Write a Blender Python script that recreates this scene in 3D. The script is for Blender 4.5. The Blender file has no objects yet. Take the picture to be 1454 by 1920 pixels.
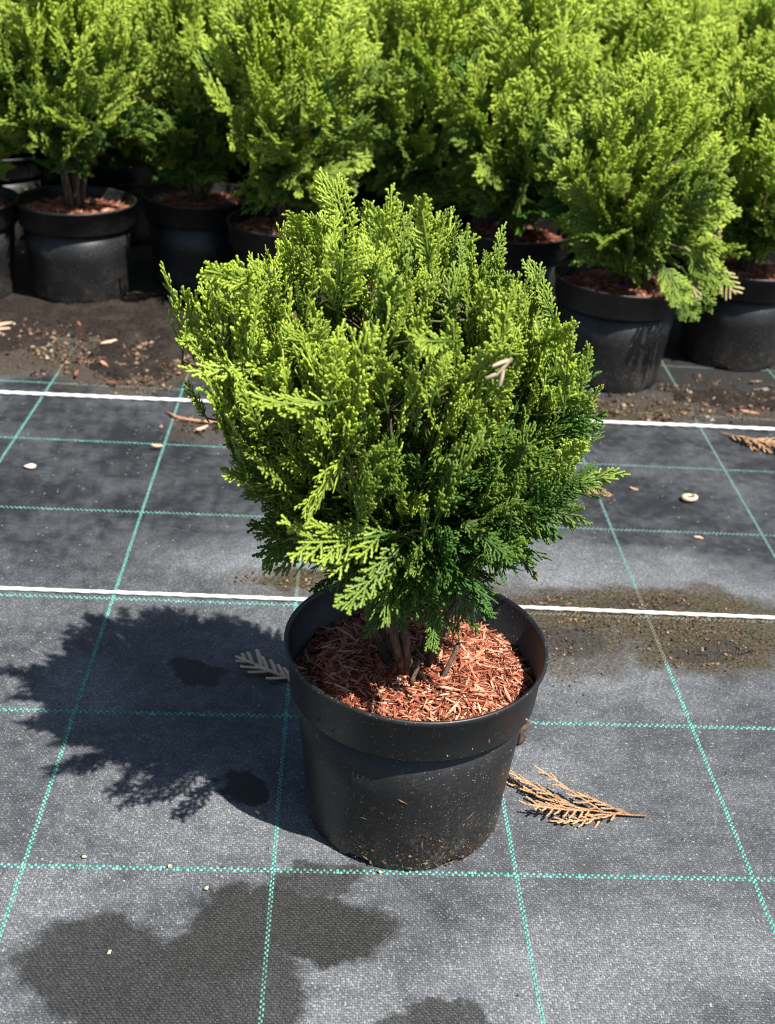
import bpy, math, random
import numpy as np
from mathutils import Matrix, Vector

rng = np.random.default_rng(11)
random.seed(5)
scene = bpy.context.scene
COL = scene.collection

# ------------------------------------------------------------------ camera
cam = bpy.data.cameras.new('camera')
cam.sensor_fit = 'VERTICAL'
cam.sensor_height = 36.0
cam.lens = 2209.0 * 36 / 1920
cam.clip_start, cam.clip_end = 0.02, 200
cam.dof.use_dof = True
cam.dof.focus_distance = 0.94
cam.dof.aperture_fstop = 10.0
cam_o = bpy.data.objects.new('camera', cam)
COL.objects.link(cam_o)
Rm = np.array([[0.9977, -0.0313, 0.0601], [0.0380, -0.4748, -0.8793], [0.0560, 0.8795, -0.4725]])
cam_o.matrix_world = Matrix((
    (Rm[0, 0], -Rm[1, 0], -Rm[2, 0], 0.2298),
    (Rm[0, 1], -Rm[1, 1], -Rm[2, 1], -0.7063),
    (Rm[0, 2], -Rm[1, 2], -Rm[2, 2], 0.7153),
    (0, 0, 0, 1)))
scene.camera = cam_o

# ------------------------------------------------------------------ sun and sky
SUN_EL, SUN_AZ = math.radians(59.5), math.radians(-42)       # azimuth counted from +X towards +Y
sd = Vector((math.cos(SUN_EL) * math.cos(SUN_AZ), math.cos(SUN_EL) * math.sin(SUN_AZ), math.sin(SUN_EL)))
sun = bpy.data.lights.new('sun', 'SUN')
sun.energy = 5.0
sun.angle = math.radians(0.53)
sun.color = (1.0, 0.97, 0.92)
sun_o = bpy.data.objects.new('sun', sun)
sun_o.rotation_euler = sd.to_track_quat('Z', 'Y').to_euler()
sun_o.location = (3, -3, 5)
COL.objects.link(sun_o)

world = bpy.data.worlds.new('World')
scene.world = world
world.use_nodes = True
wn = world.node_tree
wn.nodes.clear()
sky = wn.nodes.new('ShaderNodeTexSky')
sky.sky_type = 'NISHITA'
sky.sun_disc = False
sky.sun_elevation = SUN_EL
sky.sun_rotation = math.pi / 2 - SUN_AZ
bg = wn.nodes.new('ShaderNodeBackground')
bg.inputs['Strength'].default_value = 0.052
wo = wn.nodes.new('ShaderNodeOutputWorld')
wn.links.new(sky.outputs[0], bg.inputs[0])
wn.links.new(bg.outputs[0], wo.inputs[0])

scene.view_settings.view_transform = 'Standard'
scene.view_settings.look = 'None'
scene.view_settings.gamma = 1
scene.view_settings.use_curve_mapping = False
scene.view_settings.exposure = 1.15
scene.cycles.use_denoising = True
scene.cycles.filter_width = 1.1
scene.cycles.max_bounces = 6
scene.cycles.transmission_bounces = 4
scene.cycles.sample_clamp_indirect = 4.0


# ------------------------------------------------------------------ object helpers
def link(o, parent=None):
    COL.objects.link(o)
    if parent is not None:
        o.parent = parent
    return o


def mesh_from(name, V, F, mat=None, smooth=True, attrs=None):
    """V (n,3) array, F list/array of quads and tris (tris as -1 padded)."""
    me = bpy.data.meshes.new(name)
    V = np.asarray(V, np.float32)
    F = np.asarray(F, np.int32)
    me.vertices.add(len(V))
    me.vertices.foreach_set('co', V.ravel())
    if F.ndim == 2 and F.shape[1] == 4:
        sizes = np.where(F[:, 3] < 0, 3, 4)
        loops = F.ravel()[F.ravel() >= 0]
    else:
        sizes = np.full(len(F), F.shape[1])
        loops = F.ravel()
    starts = np.concatenate([[0], np.cumsum(sizes)[:-1]]).astype(np.int32)
    me.loops.add(len(loops))
    me.loops.foreach_set('vertex_index', loops.astype(np.int32))
    me.polygons.add(len(F))
    me.polygons.foreach_set('loop_start', starts)
    me.polygons.foreach_set('loop_total', sizes.astype(np.int32))
    if attrs:
        for k, a in attrs.items():
            at = me.attributes.new(k, 'FLOAT', 'POINT')
            at.data.foreach_set('value', np.asarray(a, np.float32))
    me.update(calc_edges=True)
    me.validate()
    me.polygons.foreach_set('use_smooth', np.full(len(me.polygons), smooth))
    if mat:
        me.materials.append(mat)
    return me


def add(name, me, parent=None, M=None):
    o = bpy.data.objects.new(name, me)
    link(o, parent)
    if M is not None:
        o.matrix_local = M
    return o


def empty(name, loc=(0, 0, 0), rz=0.0):
    o = bpy.data.objects.new(name, None)
    o.location = loc
    o.rotation_euler = (0, 0, rz)
    o.empty_display_size = 0.05
    return link(o)


def tag(o, label=None, cat=None, group=None, kind=None):
    if label: o['label'] = label
    if cat: o['category'] = cat
    if group: o['group'] = group
    if kind: o['kind'] = kind
    return o


class Soup:
    """collects pieces into one mesh"""
    def __init__(self):
        self.V, self.F, self.A, self.n = [], [], {}, 0

    def put(self, V, F, **attrs):
        V = np.asarray(V, float)
        F = np.asarray(F, int)
        if F.shape[1] == 3:
            F = np.c_[F, np.full(len(F), -1)]
        self.V.append(V)
        self.F.append(np.where(F >= 0, F + self.n, -1))
        for k, a in attrs.items():
            self.A.setdefault(k, []).append(np.broadcast_to(np.asarray(a, float), (len(V),)))
        self.n += len(V)

    def mesh(self, name, mat, smooth=True):
        return mesh_from(name, np.concatenate(self.V), np.concatenate(self.F), mat, smooth,
                         {k: np.concatenate(a) for k, a in self.A.items()})


def nrm(v):
    v = np.asarray(v, float)
    return v / max(np.linalg.norm(v), 1e-9)


def basis(d, roll_n=None, roll=None):
    """3x3 with columns (side, growth dir, normal)"""
    d = nrm(d)
    if roll_n is None:
        roll_n = rng.normal(size=3)
    n = roll_n - d * np.dot(roll_n, d)
    if np.linalg.norm(n) < 1e-3:
        n = np.cross(d, [1, 0, 0.3])
    n = nrm(n)
    s = np.cross(d, n)
    return np.stack([s, d, n], 1)


def mat4(B, loc, s=1.0):
    M = np.eye(4)
    M[:3, :3] = B * s
    M[:3, 3] = loc
    return Matrix(M.tolist())


def lathe(profile, seg, closed_top=False):
    P = np.asarray(profile, float)
    th = np.linspace(0, 2 * np.pi, seg, endpoint=False)
    V = np.stack([np.outer(P[:, 0], np.cos(th)), np.outer(P[:, 0], np.sin(th)), np.outer(P[:, 1], np.ones(seg))], -1).reshape(-1, 3)
    F = []
    for i in range(len(P) - 1):
        for j in range(seg):
            k = (j + 1) % seg
            F.append((i * seg + j, i * seg + k, (i + 1) * seg + k, (i + 1) * seg + j))
    return V, np.array(F)


def tube(pts, rad, seg=6, flat=1.0):
    pts = np.asarray(pts, float)
    n = len(pts)
    rad = np.broadcast_to(np.asarray(rad, float), (n,))
    T = np.gradient(pts, axis=0)
    up = np.array([0, 0, 1.0]) if abs(nrm(T[0])[2]) < 0.8 else np.array([1.0, 0, 0])
    V = []
    th = np.linspace(0, 2 * np.pi, seg, endpoint=False)
    for p, t, r in zip(pts, T, rad):
        t = nrm(t)
        s = nrm(np.cross(t, up))
        u = np.cross(s, t)
        V.append(p + r * (np.outer(np.cos(th), s) + flat * np.outer(np.sin(th), u)))
    V = np.concatenate(V)
    F = []
    for i in range(n - 1):
        for j in range(seg):
            k = (j + 1) % seg
            F.append((i * seg + j, i * seg + k, (i + 1) * seg + k, (i + 1) * seg + j))
    a, b = len(V), len(V) + 1
    V = np.concatenate([V, pts[:1], pts[-1:]])
    for j in range(seg):
        k = (j + 1) % seg
        F.append((a, k, j, -1))
        F.append((b, (n - 1) * seg + j, (n - 1) * seg + k, -1))
    return V, np.array(F)


# ------------------------------------------------------------------ node helpers
class NT:
    def __init__(self, tree):
        self.t = tree

    def n(self, typ, ins=None, **props):
        nd = self.t.nodes.new(typ)
        for k, v in props.items():
            setattr(nd, k, v)
        for k, v in (ins or {}).items():
            self.set(nd.inputs[k], v)
        return nd

    def set(self, sock, v):
        if isinstance(v, bpy.types.NodeSocket):
            self.t.links.new(v, sock)
        elif isinstance(v, (tuple, list)) and len(v) == 3 and sock.type == 'RGBA':
            sock.default_value = (*v, 1)
        else:
            sock.default_value = v

    def m(self, op, a, b=None, c=None, clamp=False):
        nd = self.t.nodes.new('ShaderNodeMath')
        nd.operation = op
        nd.use_clamp = clamp
        for i, v in enumerate((a, b, c)):
            if v is not None:
                self.set(nd.inputs[i], v)
        return nd.outputs[0]

    def vm(self, op, a, b=None, s=None):
        nd = self.t.nodes.new('ShaderNodeVectorMath')
        nd.operation = op
        self.set(nd.inputs[0], a)
        if b is not None: self.set(nd.inputs[1], b)
        if s is not None: self.set(nd.inputs['Scale'], s)
        return nd.outputs['Value'] if op in ('LENGTH', 'DOT_PRODUCT') else nd.outputs[0]

    def mix(self, f, a, b):
        nd = self.t.nodes.new('ShaderNodeMix')
        nd.data_type = 'RGBA'
        self.set(nd.inputs[0], f)
        self.set(nd.inputs[6], a)
        self.set(nd.inputs[7], b)
        return nd.outputs[2]

    def ramp(self, v, lo, hi, a=0.0, b=1.0, smooth=True):
        nd = self.t.nodes.new('ShaderNodeMapRange')
        nd.interpolation_type = 'SMOOTHSTEP' if smooth else 'LINEAR'
        for i, x in enumerate((v, lo, hi, a, b)):
            self.set(nd.inputs[i], x)
        return nd.outputs[0]

    def noise(self, vec, scale, detail=3.0, rough=0.55, out='Fac'):
        nd = self.n('ShaderNodeTexNoise', {'Vector': vec, 'Scale': scale, 'Detail': detail, 'Roughness': rough})
        return nd.outputs[out]

    def attr(self, name):
        nd = self.t.nodes.new('ShaderNodeAttribute')
        nd.attribute_name = name
        return nd.outputs['Fac']


def new_mat(name):
    m = bpy.data.materials.new(name)
    m.use_nodes = True
    m.node_tree.nodes.clear()
    return m, NT(m.node_tree)


def finish(nt, color, rough, spec=0.5, bump=None, bstr=0.5, bdist=0.001, extra=None):
    p = nt.n('ShaderNodeBsdfPrincipled', {'Base Color': color, 'Roughness': rough, 'Specular IOR Level': spec})
    if bump is not None:
        b = nt.n('ShaderNodeBump', {'Height': bump, 'Strength': bstr, 'Distance': bdist})
        nt.t.links.new(b.outputs[0], p.inputs['Normal'])
    o = nt.n('ShaderNodeOutputMaterial')
    out = p.outputs[0]
    if extra:
        out = extra(p.outputs[0])
    nt.t.links.new(out, o.inputs['Surface'])
    return p


# ------------------------------------------------------------------ ground masks (shared by fabric and stripes)
def ellipse_mask(nt, pos, items, amp, nscale, soft=0.3):
    """items: (cx, cy, rx, ry, angle_deg, strength); wobbling outline"""
    nz = nt.n('ShaderNodeTexNoise', {'Vector': pos, 'Scale': nscale, 'Detail': 4.0, 'Roughness': 0.6})
    off = nt.vm('SCALE', nt.vm('SUBTRACT', nz.outputs['Color'], (0.5, 0.5, 0.5)), s=amp)
    p = nt.vm('ADD', pos, off)
    res = None
    for (cx, cy, rx, ry, ang, st) in items:
        mp = nt.n('ShaderNodeMapping', {'Vector': p, 'Location': (cx, cy, 0), 'Rotation': (0, 0, math.radians(ang)), 'Scale': (rx, ry, 1e3)}, vector_type='TEXTURE')
        ln = nt.vm('LENGTH', mp.outputs[0])
        v = nt.ramp(ln, 1 + soft, 1 - soft, 0.0, st)
        res = v if res is None else nt.m('MAXIMUM', res, v)
    return res


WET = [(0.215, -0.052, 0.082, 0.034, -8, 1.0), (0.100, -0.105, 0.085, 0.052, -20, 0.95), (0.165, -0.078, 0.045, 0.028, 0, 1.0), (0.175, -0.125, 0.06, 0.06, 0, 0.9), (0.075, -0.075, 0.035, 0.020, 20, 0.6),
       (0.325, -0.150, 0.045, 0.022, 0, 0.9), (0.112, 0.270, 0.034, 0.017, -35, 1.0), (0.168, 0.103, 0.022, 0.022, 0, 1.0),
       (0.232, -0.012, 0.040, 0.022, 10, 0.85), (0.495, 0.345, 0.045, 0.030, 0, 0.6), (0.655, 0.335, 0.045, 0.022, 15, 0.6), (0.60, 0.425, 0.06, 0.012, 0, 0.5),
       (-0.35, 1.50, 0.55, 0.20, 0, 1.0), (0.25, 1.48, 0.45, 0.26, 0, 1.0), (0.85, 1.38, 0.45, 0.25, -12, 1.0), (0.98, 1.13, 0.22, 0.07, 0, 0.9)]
DIRT = [(0.60, 0.42, 0.17, 0.050, 0, 0.9), (0.66, 0.345, 0.085, 0.055, 25, 0.9), (0.50, 0.36, 0.07, 0.09, 60, 0.75), (0.30, 0.45, 0.18, 0.035, 0, 0.55), (0.80, 0.37, 0.1, 0.06, 0, 0.85),
        (0.68, 1.00, 0.16, 0.055, 0, 0.9), (0.95, 1.05, 0.2, 0.09, 0, 0.9), (-0.33, 1.13, 0.25, 0.10, 0, 0.95), (-0.08, 1.12, 0.14, 0.13, 0, 0.95), (0.25, 1.45, 1.3, 0.30, 0, 0.9),
        (0.06, 0.85, 0.06, 0.035, 0, 0.6)]
MOSS = [(0.60, 0.41, 0.17, 0.042, 0, 1.0), (0.66, 0.345, 0.085, 0.05, 20, 1.0), (0.50, 0.37, 0.06, 0.05, 0, 0.8), (0.80, 0.38, 0.1, 0.05, 0, 0.8), (0.205, 0.452, 0.05, 0.02, 0, 1.0), (0.70, 0.985, 0.12, 0.03, 0, 0.8), (-0.33, 1.03, 0.1, 0.02, 0, 0.6)]
PALE = [(0.20, 0.50, 0.15, 0.060, 0, 1.3), (0.55, 0.50, 0.22, 0.055, 0, 1.2), (0.75, 0.46, 0.12, 0.04, 0, 1.0), (0.13, 0.05, 0.10, 0.05, 0, 0.7), (0.42, -0.12, 0.10, 0.05, 0, 0.8), (0.27, -0.14, 0.05, 0.035, 0, 0.8),
        (0.53, -0.09, 0.08, 0.04, 15, 0.8), (0.52, 0.30, 0.10, 0.05, 0, 0.5), (0.00, 0.23, 0.05, 0.05, 0, 0.6), (0.44, 0.13, 0.03, 0.04, 0, 0.7), (-0.28, 1.03, 0.12, 0.03, 0, 0.8), (0.03, -0.02, 0.05, 0.05, 0, 0.5)]

gm = bpy.data.node_groups.new('ground_masks', 'ShaderNodeTree')
for s_ in ('wet', 'dirt', 'moss', 'pale'):
    gm.interface.new_socket(s_, in_out='OUTPUT', socket_type='NodeSocketFloat')
nt = NT(gm)
gpos = nt.n('ShaderNodeNewGeometry').outputs['Position']
go = nt.n('NodeGroupOutput')
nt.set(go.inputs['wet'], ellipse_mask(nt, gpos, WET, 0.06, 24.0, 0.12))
nt.set(go.inputs['dirt'], ellipse_mask(nt, gpos, DIRT, 0.13, 17.0, 0.22))
nt.set(go.inputs['moss'], ellipse_mask(nt, gpos, MOSS, 0.10, 22.0, 0.30))
nt.set(go.inputs['pale'], ellipse_mask(nt, gpos, PALE, 0.12, 9.0, 0.7))


def masks(nt):
    g = nt.n('ShaderNodeGroup')
    g.node_tree = gm
    return g.outputs


# ---- woven fabric
M_FABRIC, nt = new_mat('woven_fabric')
pos = nt.n('ShaderNodeNewGeometry').outputs['Position']
mk = masks(nt)
sx = nt.n('ShaderNodeSeparateXYZ', {'Vector': pos})
wob = nt.noise(pos, 60.0, 2.0)
px_ = nt.m('ADD', nt.m('MULTIPLY', sx.outputs[0], 1 / 0.0019), nt.m('MULTIPLY', wob, 2.6))
py_ = nt.m('ADD', nt.m('MULTIPLY', sx.outputs[1], 1 / 0.0022), nt.m('MULTIPLY', wob, 2.2))
ix, iy = nt.m('FLOOR', px_), nt.m('FLOOR', py_)
cell = nt.n('ShaderNodeCombineXYZ', {'X': ix, 'Y': iy})
rnd = nt.n('ShaderNodeTexWhiteNoise', {'Vector': cell.outputs[0]}, noise_dimensions='2D').outputs['Value']
fx, fy = nt.m('FRACT', px_), nt.m('FRACT', py_)
irr = nt.noise(pos, 520.0, 2.0, 0.7)
rnd = nt.m('ADD', nt.m('MULTIPLY', rnd, 0.45), nt.m('MULTIPLY', nt.ramp(irr, 0.30, 0.72), 0.55))
par = nt.m('FLOORED_MODULO', nt.m('ADD', ix, iy), 2.0)
hx = nt.m('SINE', nt.m('MULTIPLY', fx, math.pi))
hy = nt.m('SINE', nt.m('MULTIPLY', fy, math.pi))
weave = nt.m('ADD', nt.m('MULTIPLY', nt.m('MULTIPLY', hx, par), 1.0), nt.m('MULTIPLY', hy, nt.m('SUBTRACT', 1.0, par)))
weave = nt.m('MULTIPLY', nt.m('MULTIPLY', weave, nt.m('ADD', nt.m('MULTIPLY', rnd, 0.8), 0.4)), 1.0)
big = nt.noise(pos, 7.0, 5.0, 0.6)
mid = nt.noise(pos, 55.0, 4.0, 0.65)
fine = nt.noise(pos, 900.0, 2.0, 0.6)
front = nt.ramp(nt.m('ADD', sx.outputs[1], nt.m('MULTIPLY', big, 0.16)), 0.62, 0.46, 0.0, 1.0)   # fabric tone is lighter towards the front, darker beyond
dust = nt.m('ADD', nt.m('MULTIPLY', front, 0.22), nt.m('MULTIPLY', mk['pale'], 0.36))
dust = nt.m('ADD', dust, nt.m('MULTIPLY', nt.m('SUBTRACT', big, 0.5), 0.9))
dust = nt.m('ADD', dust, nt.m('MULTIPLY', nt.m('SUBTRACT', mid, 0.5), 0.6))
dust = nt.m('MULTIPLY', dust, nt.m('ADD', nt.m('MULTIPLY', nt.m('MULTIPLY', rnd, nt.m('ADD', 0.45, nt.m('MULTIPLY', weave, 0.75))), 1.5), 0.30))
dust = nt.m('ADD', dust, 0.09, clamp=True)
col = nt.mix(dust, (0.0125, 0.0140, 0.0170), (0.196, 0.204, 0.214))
glint = nt.ramp(nt.m('MULTIPLY', rnd, nt.m('ADD', 0.55, nt.m('MULTIPLY', fine, 0.9))), 0.68, 0.98, 0.0, 0.28)  # specular glints of the plastic tapes, painted into the colour as pale flecks
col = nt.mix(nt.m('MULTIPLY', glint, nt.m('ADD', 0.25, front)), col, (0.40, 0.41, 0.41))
sp = nt.n('ShaderNodeTexVoronoi', {'Vector': pos, 'Scale': 130.0, 'Randomness': 1.0})
spr = nt.n('ShaderNodeSeparateColor', {'Color': sp.outputs['Color']})
speck = nt.m('MULTIPLY', nt.ramp(sp.outputs['Distance'], 0.16, 0.10), nt.m('GREATER_THAN', spr.outputs[0], 0.86))
col = nt.mix(nt.m('MULTIPLY', speck, 0.6), col, (0.42, 0.38, 0.32))
dn = nt.noise(pos, 260.0, 4.0, 0.7)
dcol = nt.mix(nt.ramp(dn, 0.35, 0.68), (0.010, 0.008, 0.006), (0.105, 0.080, 0.056))
col = nt.mix(nt.m('MULTIPLY', mk['dirt'], nt.ramp(nt.noise(pos, 38.0, 5.0, 0.7), 0.32, 0.52, 0.45, 1.0)), col, dcol)
mcol = nt.mix(nt.ramp(dn, 0.35, 0.68), (0.013, 0.011, 0.005), (0.080, 0.063, 0.030))
col = nt.mix(nt.m('MULTIPLY', mk['moss'], nt.ramp(nt.noise(pos, 45.0, 5.0, 0.7), 0.30, 0.52, 0.35, 1.0)), col, mcol)
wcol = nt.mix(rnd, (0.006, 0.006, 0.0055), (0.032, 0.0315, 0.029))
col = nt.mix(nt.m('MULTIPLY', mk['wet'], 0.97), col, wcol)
hgt = nt.m('ADD', nt.m('ADD', nt.m('MULTIPLY', weave, 1.0), nt.m('MULTIPLY', fine, 0.4)), nt.m('MULTIPLY', nt.noise(pos, 9.0, 2.0), 9.0))
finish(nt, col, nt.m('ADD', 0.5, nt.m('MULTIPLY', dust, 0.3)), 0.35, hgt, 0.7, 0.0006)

# ---- green stripe threads
M_STRIPE, nt = new_mat('green_thread')
pos = nt.n('ShaderNodeNewGeometry').outputs['Position']
mk = masks(nt)
sx = nt.n('ShaderNodeSeparateXYZ', {'Vector': pos})
tint = nt.attr('rnd')
col = nt.mix(tint, (0.023, 0.20, 0.155), (0.11, 0.37, 0.305))
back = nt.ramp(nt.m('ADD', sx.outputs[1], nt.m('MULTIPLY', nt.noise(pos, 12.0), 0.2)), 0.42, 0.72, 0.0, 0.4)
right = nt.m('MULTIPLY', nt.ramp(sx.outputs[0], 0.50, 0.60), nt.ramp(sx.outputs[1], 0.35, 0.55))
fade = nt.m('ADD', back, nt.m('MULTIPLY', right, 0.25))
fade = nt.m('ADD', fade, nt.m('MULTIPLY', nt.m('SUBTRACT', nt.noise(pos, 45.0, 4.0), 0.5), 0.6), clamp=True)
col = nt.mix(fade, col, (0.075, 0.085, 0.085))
dd = nt.m('MAXIMUM', mk['dirt'], mk['moss'])
col = nt.mix(nt.m('MULTIPLY', dd, nt.ramp(nt.noise(pos, 38.0, 5.0, 0.7), 0.30, 0.5, 0.3, 1.0)), col, (0.10, 0.08, 0.055))
col = nt.mix(nt.m('MULTIPLY', mk['wet'], nt.ramp(nt.noise(pos, 25.0, 3.0), 0.35, 0.6, 0.25, 0.9)), col, (0.05, 0.10, 0.08))
finish(nt, col, 0.5, 0.4)

# ---- white cord
M_CORD, nt = new_mat('white_cord')
pos = nt.n('ShaderNodeNewGeometry').outputs['Position']
col = nt.mix(nt.ramp(nt.noise(pos, 60.0, 4.0, 0.65), 0.42, 0.75), (0.64, 0.63, 0.60), (0.36, 0.34, 0.30))
finish(nt, col, 0.6, 0.3)

# ---- black plastic
M_POT, nt = new_mat('black_plastic')
tc = nt.n('ShaderNodeTexCoord').outputs['Object']
oi = nt.n('ShaderNodeObjectInfo').outputs['Random']
offs = nt.n('ShaderNodeCombineXYZ', {'X': nt.m('MULTIPLY', oi, 7.0)})
pp = nt.vm('ADD', tc, offs.outputs[0])
sz = nt.n('ShaderNodeSeparateXYZ', {'Vector': tc})
n1 = nt.noise(pp, 22.0, 5.0, 0.65)
n2 = nt.noise(pp, 420.0, 3.0, 0.7)
low = nt.ramp(sz.outputs[2], 0.070, 0.0, 0.25, 1.6)
dust = nt.m('MULTIPLY', nt.ramp(n1, 0.34, 0.72), nt.ramp(n2, 0.42, 0.72))
dust = nt.m('MULTIPLY', dust, low)
vs = nt.n('ShaderNodeTexVoronoi', {'Vector': pp, 'Scale': 420.0})
vr = nt.n('ShaderNodeSeparateColor', {'Color': vs.outputs['Color']})
spk = nt.m('MULTIPLY', nt.ramp(vs.outputs['Distance'], 0.30, 0.15), nt.m('GREATER_THAN', nt.m('ADD', vr.outputs[0], nt.m('MULTIPLY', n1, 0.6)), 1.16))
strk = nt.noise(nt.vm('MULTIPLY', pp, (60.0, 60.0, 9.0)), 1.0, 3.0, 0.6)
haze_ = nt.m('MULTIPLY', nt.ramp(strk, 0.35, 0.8), 0.22)
mott = nt.m('MULTIPLY', nt.ramp(n2, 0.40, 0.75), nt.ramp(sz.outputs[2], 0.125, 0.10, 0.25, 1.0))  # mottled dust on the sunlit wall, weakened below the collar to paint its shadow
haze_ = nt.m('ADD', haze_, nt.m('MULTIPLY', mott, 0.28), clamp=True)
col = nt.mix(haze_, (0.0070, 0.0072, 0.0080), (0.030, 0.030, 0.032))
col = nt.mix(nt.m('MULTIPLY', dust, 0.6), col, (0.17, 0.135, 0.10))
col = nt.mix(nt.m('MULTIPLY', spk, 0.55), col, (0.30, 0.27, 0.22))
finish(nt, col, nt.m('ADD', 0.33, nt.m('MULTIPLY', n1, 0.22)), 0.42, nt.m('ADD', n2, nt.m('MULTIPLY', spk, 2.0)), 0.2, 0.0004)

# ---- soil, mulch, chips
M_SOIL, nt = new_mat('dark_soil')
pos = nt.n('ShaderNodeNewGeometry').outputs['Position']
n1 = nt.noise(pos, 180.0, 5.0, 0.7)
n2 = nt.noise(pos, 25.0, 3.0, 0.6)
col = nt.mix(nt.ramp(n1, 0.35, 0.7), (0.005, 0.004, 0.0035), (0.036, 0.025, 0.019))
col = nt.mix(nt.ramp(n2, 0.45, 0.7, 0.0, 0.5), col, (0.042, 0.037, 0.032))
finish(nt, col, 0.95, 0.15, n1, 1.0, 0.003)

M_CRUMB, nt = new_mat('soil_crumb')
r = nt.attr('rnd')
cr = nt.n('ShaderNodeValToRGB', {'Fac': r})
e = cr.color_ramp.elements
e[0].color = (0.02, 0.014, 0.010, 1)
e[1].position, e[1].color = 0.55, (0.085, 0.055, 0.038, 1)
for q, c in ((0.8, (0.20, 0.13, 0.085, 1)), (0.93, (0.24, 0.14, 0.085, 1)), (1.0, (0.30, 0.26, 0.21, 1))):
    x = e.new(q); x.color = c
finish(nt, cr.outputs[0], 0.9, 0.2)


def chip_mat(name, stops):
    m, nt = new_mat(name)
    oi = nt.n('ShaderNodeObjectInfo').outputs['Random']
    v = nt.m('FRACT', nt.m('ADD', nt.attr('rnd'), oi))
    cr = nt.n('ShaderNodeValToRGB', {'Fac': v})
    cr.color_ramp.interpolation = 'LINEAR'
    e = cr.color_ramp.elements
    e[0].color = (*stops[0][1], 1)
    e[1].position, e[1].color = 1.0, (*stops[-1][1], 1)
    for q, c in stops[1:-1]:
        x = e.new(q); x.color = (*c, 1)
    tc = nt.n('ShaderNodeTexCoord').outputs['Object']
    g = nt.noise(nt.vm('MULTIPLY', tc, (900.0, 90.0, 900.0)), 1.0, 3.0, 0.6)
    col = nt.mix(nt.ramp(g, 0.3, 0.75, 0.0, 0.55), cr.outputs[0], nt.vm('SCALE', cr.outputs[0], s=0.5))
    finish(nt, col, 0.75, 0.25, g, 0.4, 0.0004)
    return m


M_CHIP = chip_mat('red_wood_fibre', [(0, (0.07, 0.020, 0.011)), (0.22, (0.22, 0.056, 0.027)), (0.5, (0.40, 0.120, 0.060)), (0.76, (0.55, 0.24, 0.14)), (0.92, (0.66, 0.41, 0.28)), (1, (0.30, 0.09, 0.045))])
M_LITTER = chip_mat('litter_fibre', [(0, (0.22, 0.08, 0.04)), (0.4, (0.45, 0.22, 0.12)), (0.8, (0.60, 0.42, 0.30)), (1, (0.40, 0.17, 0.08))])

M_BARK, nt = new_mat('conifer_bark')
tc = nt.n('ShaderNodeTexCoord').outputs['Object']
g = nt.noise(nt.vm('MULTIPLY', tc, (220.0, 220.0, 45.0)), 1.0, 5.0, 0.65)
col = nt.mix(nt.ramp(g, 0.3, 0.7), (0.040, 0.026, 0.018), (0.150, 0.105, 0.075))
finish(nt, col, 0.85, 0.2, g, 0.8, 0.002)


M_TWIG, nt = new_mat('young_twig')
tc = nt.n('ShaderNodeTexCoord').outputs['Object']
g = nt.noise(tc, 90.0, 3.0, 0.6)
finish(nt, nt.mix(nt.ramp(g, 0.35, 0.65), (0.075, 0.050, 0.025), (0.075, 0.105, 0.025)), 0.7, 0.25)

# ---- foliage
def foliage_mat(name, transl=0.38, spec=0.4):
    m, nt = new_mat(name)
    tip = nt.attr('tip')
    oi = nt.n('ShaderNodeObjectInfo')
    oc = nt.n('ShaderNodeSeparateColor', {'Color': oi.outputs['Color']})
    r1 = nt.m('FRACT', nt.m('ADD', nt.attr('rnd'), oi.outputs['Random']))
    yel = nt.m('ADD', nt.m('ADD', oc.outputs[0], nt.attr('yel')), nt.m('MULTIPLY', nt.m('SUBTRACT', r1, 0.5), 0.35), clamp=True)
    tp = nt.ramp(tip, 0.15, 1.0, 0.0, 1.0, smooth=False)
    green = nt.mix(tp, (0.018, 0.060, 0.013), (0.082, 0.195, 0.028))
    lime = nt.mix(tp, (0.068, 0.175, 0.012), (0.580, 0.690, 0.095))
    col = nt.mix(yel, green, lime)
    tc = nt.n('ShaderNodeTexCoord').outputs['Object']
    nz = nt.noise(tc, 420.0, 2.0, 0.6)
    col = nt.mix(nt.ramp(nz, 0.3, 0.8, 0.0, 0.35), col, nt.vm('SCALE', col, s=0.55))
    tcol = nt.vm('MULTIPLY', col, (1.15, 1.25, 0.5))
    tr = nt.n('ShaderNodeBsdfTranslucent', {'Color': tcol})

    def extra(s):
        mx = nt.n('ShaderNodeMixShader', {0: transl, 1: s, 2: tr.outputs[0]})
        return mx.outputs[0]
    finish(nt, col, 0.44, spec, nz, 0.25, 0.0006, extra)
    return m


M_LEAF = foliage_mat('conifer_scale_leaf')


def dry_mat(name, a, b):
    m, nt = new_mat(name)
    tip = nt.attr('tip')
    tc = nt.n('ShaderNodeTexCoord').outputs['Object']
    nz = nt.noise(tc, 160.0, 4.0, 0.65)
    f = nt.m('ADD', nt.m('MULTIPLY', tip, 0.5), nt.m('MULTIPLY', nt.m('SUBTRACT', nz, 0.4), 1.2), clamp=True)
    finish(nt, nt.mix(f, a, b), 0.7, 0.25)
    return m


M_DRYO = dry_mat('dry_orange_leaf', (0.17, 0.075, 0.035), (0.60, 0.38, 0.21))
M_DRYT = dry_mat('dry_tan_leaf', (0.36, 0.27, 0.18), (0.62, 0.50, 0.36))
M_CREAM = dry_mat('cream_faded_leaf', (0.14, 0.16, 0.04), (0.62, 0.50, 0.25))
M_PALE = dry_mat('pale_petal', (0.40, 0.29, 0.24), (0.62, 0.50, 0.43))
M_DARKBIT = dry_mat('dark_curled_leaf', (0.02, 0.014, 0.01), (0.14, 0.09, 0.055))


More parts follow.
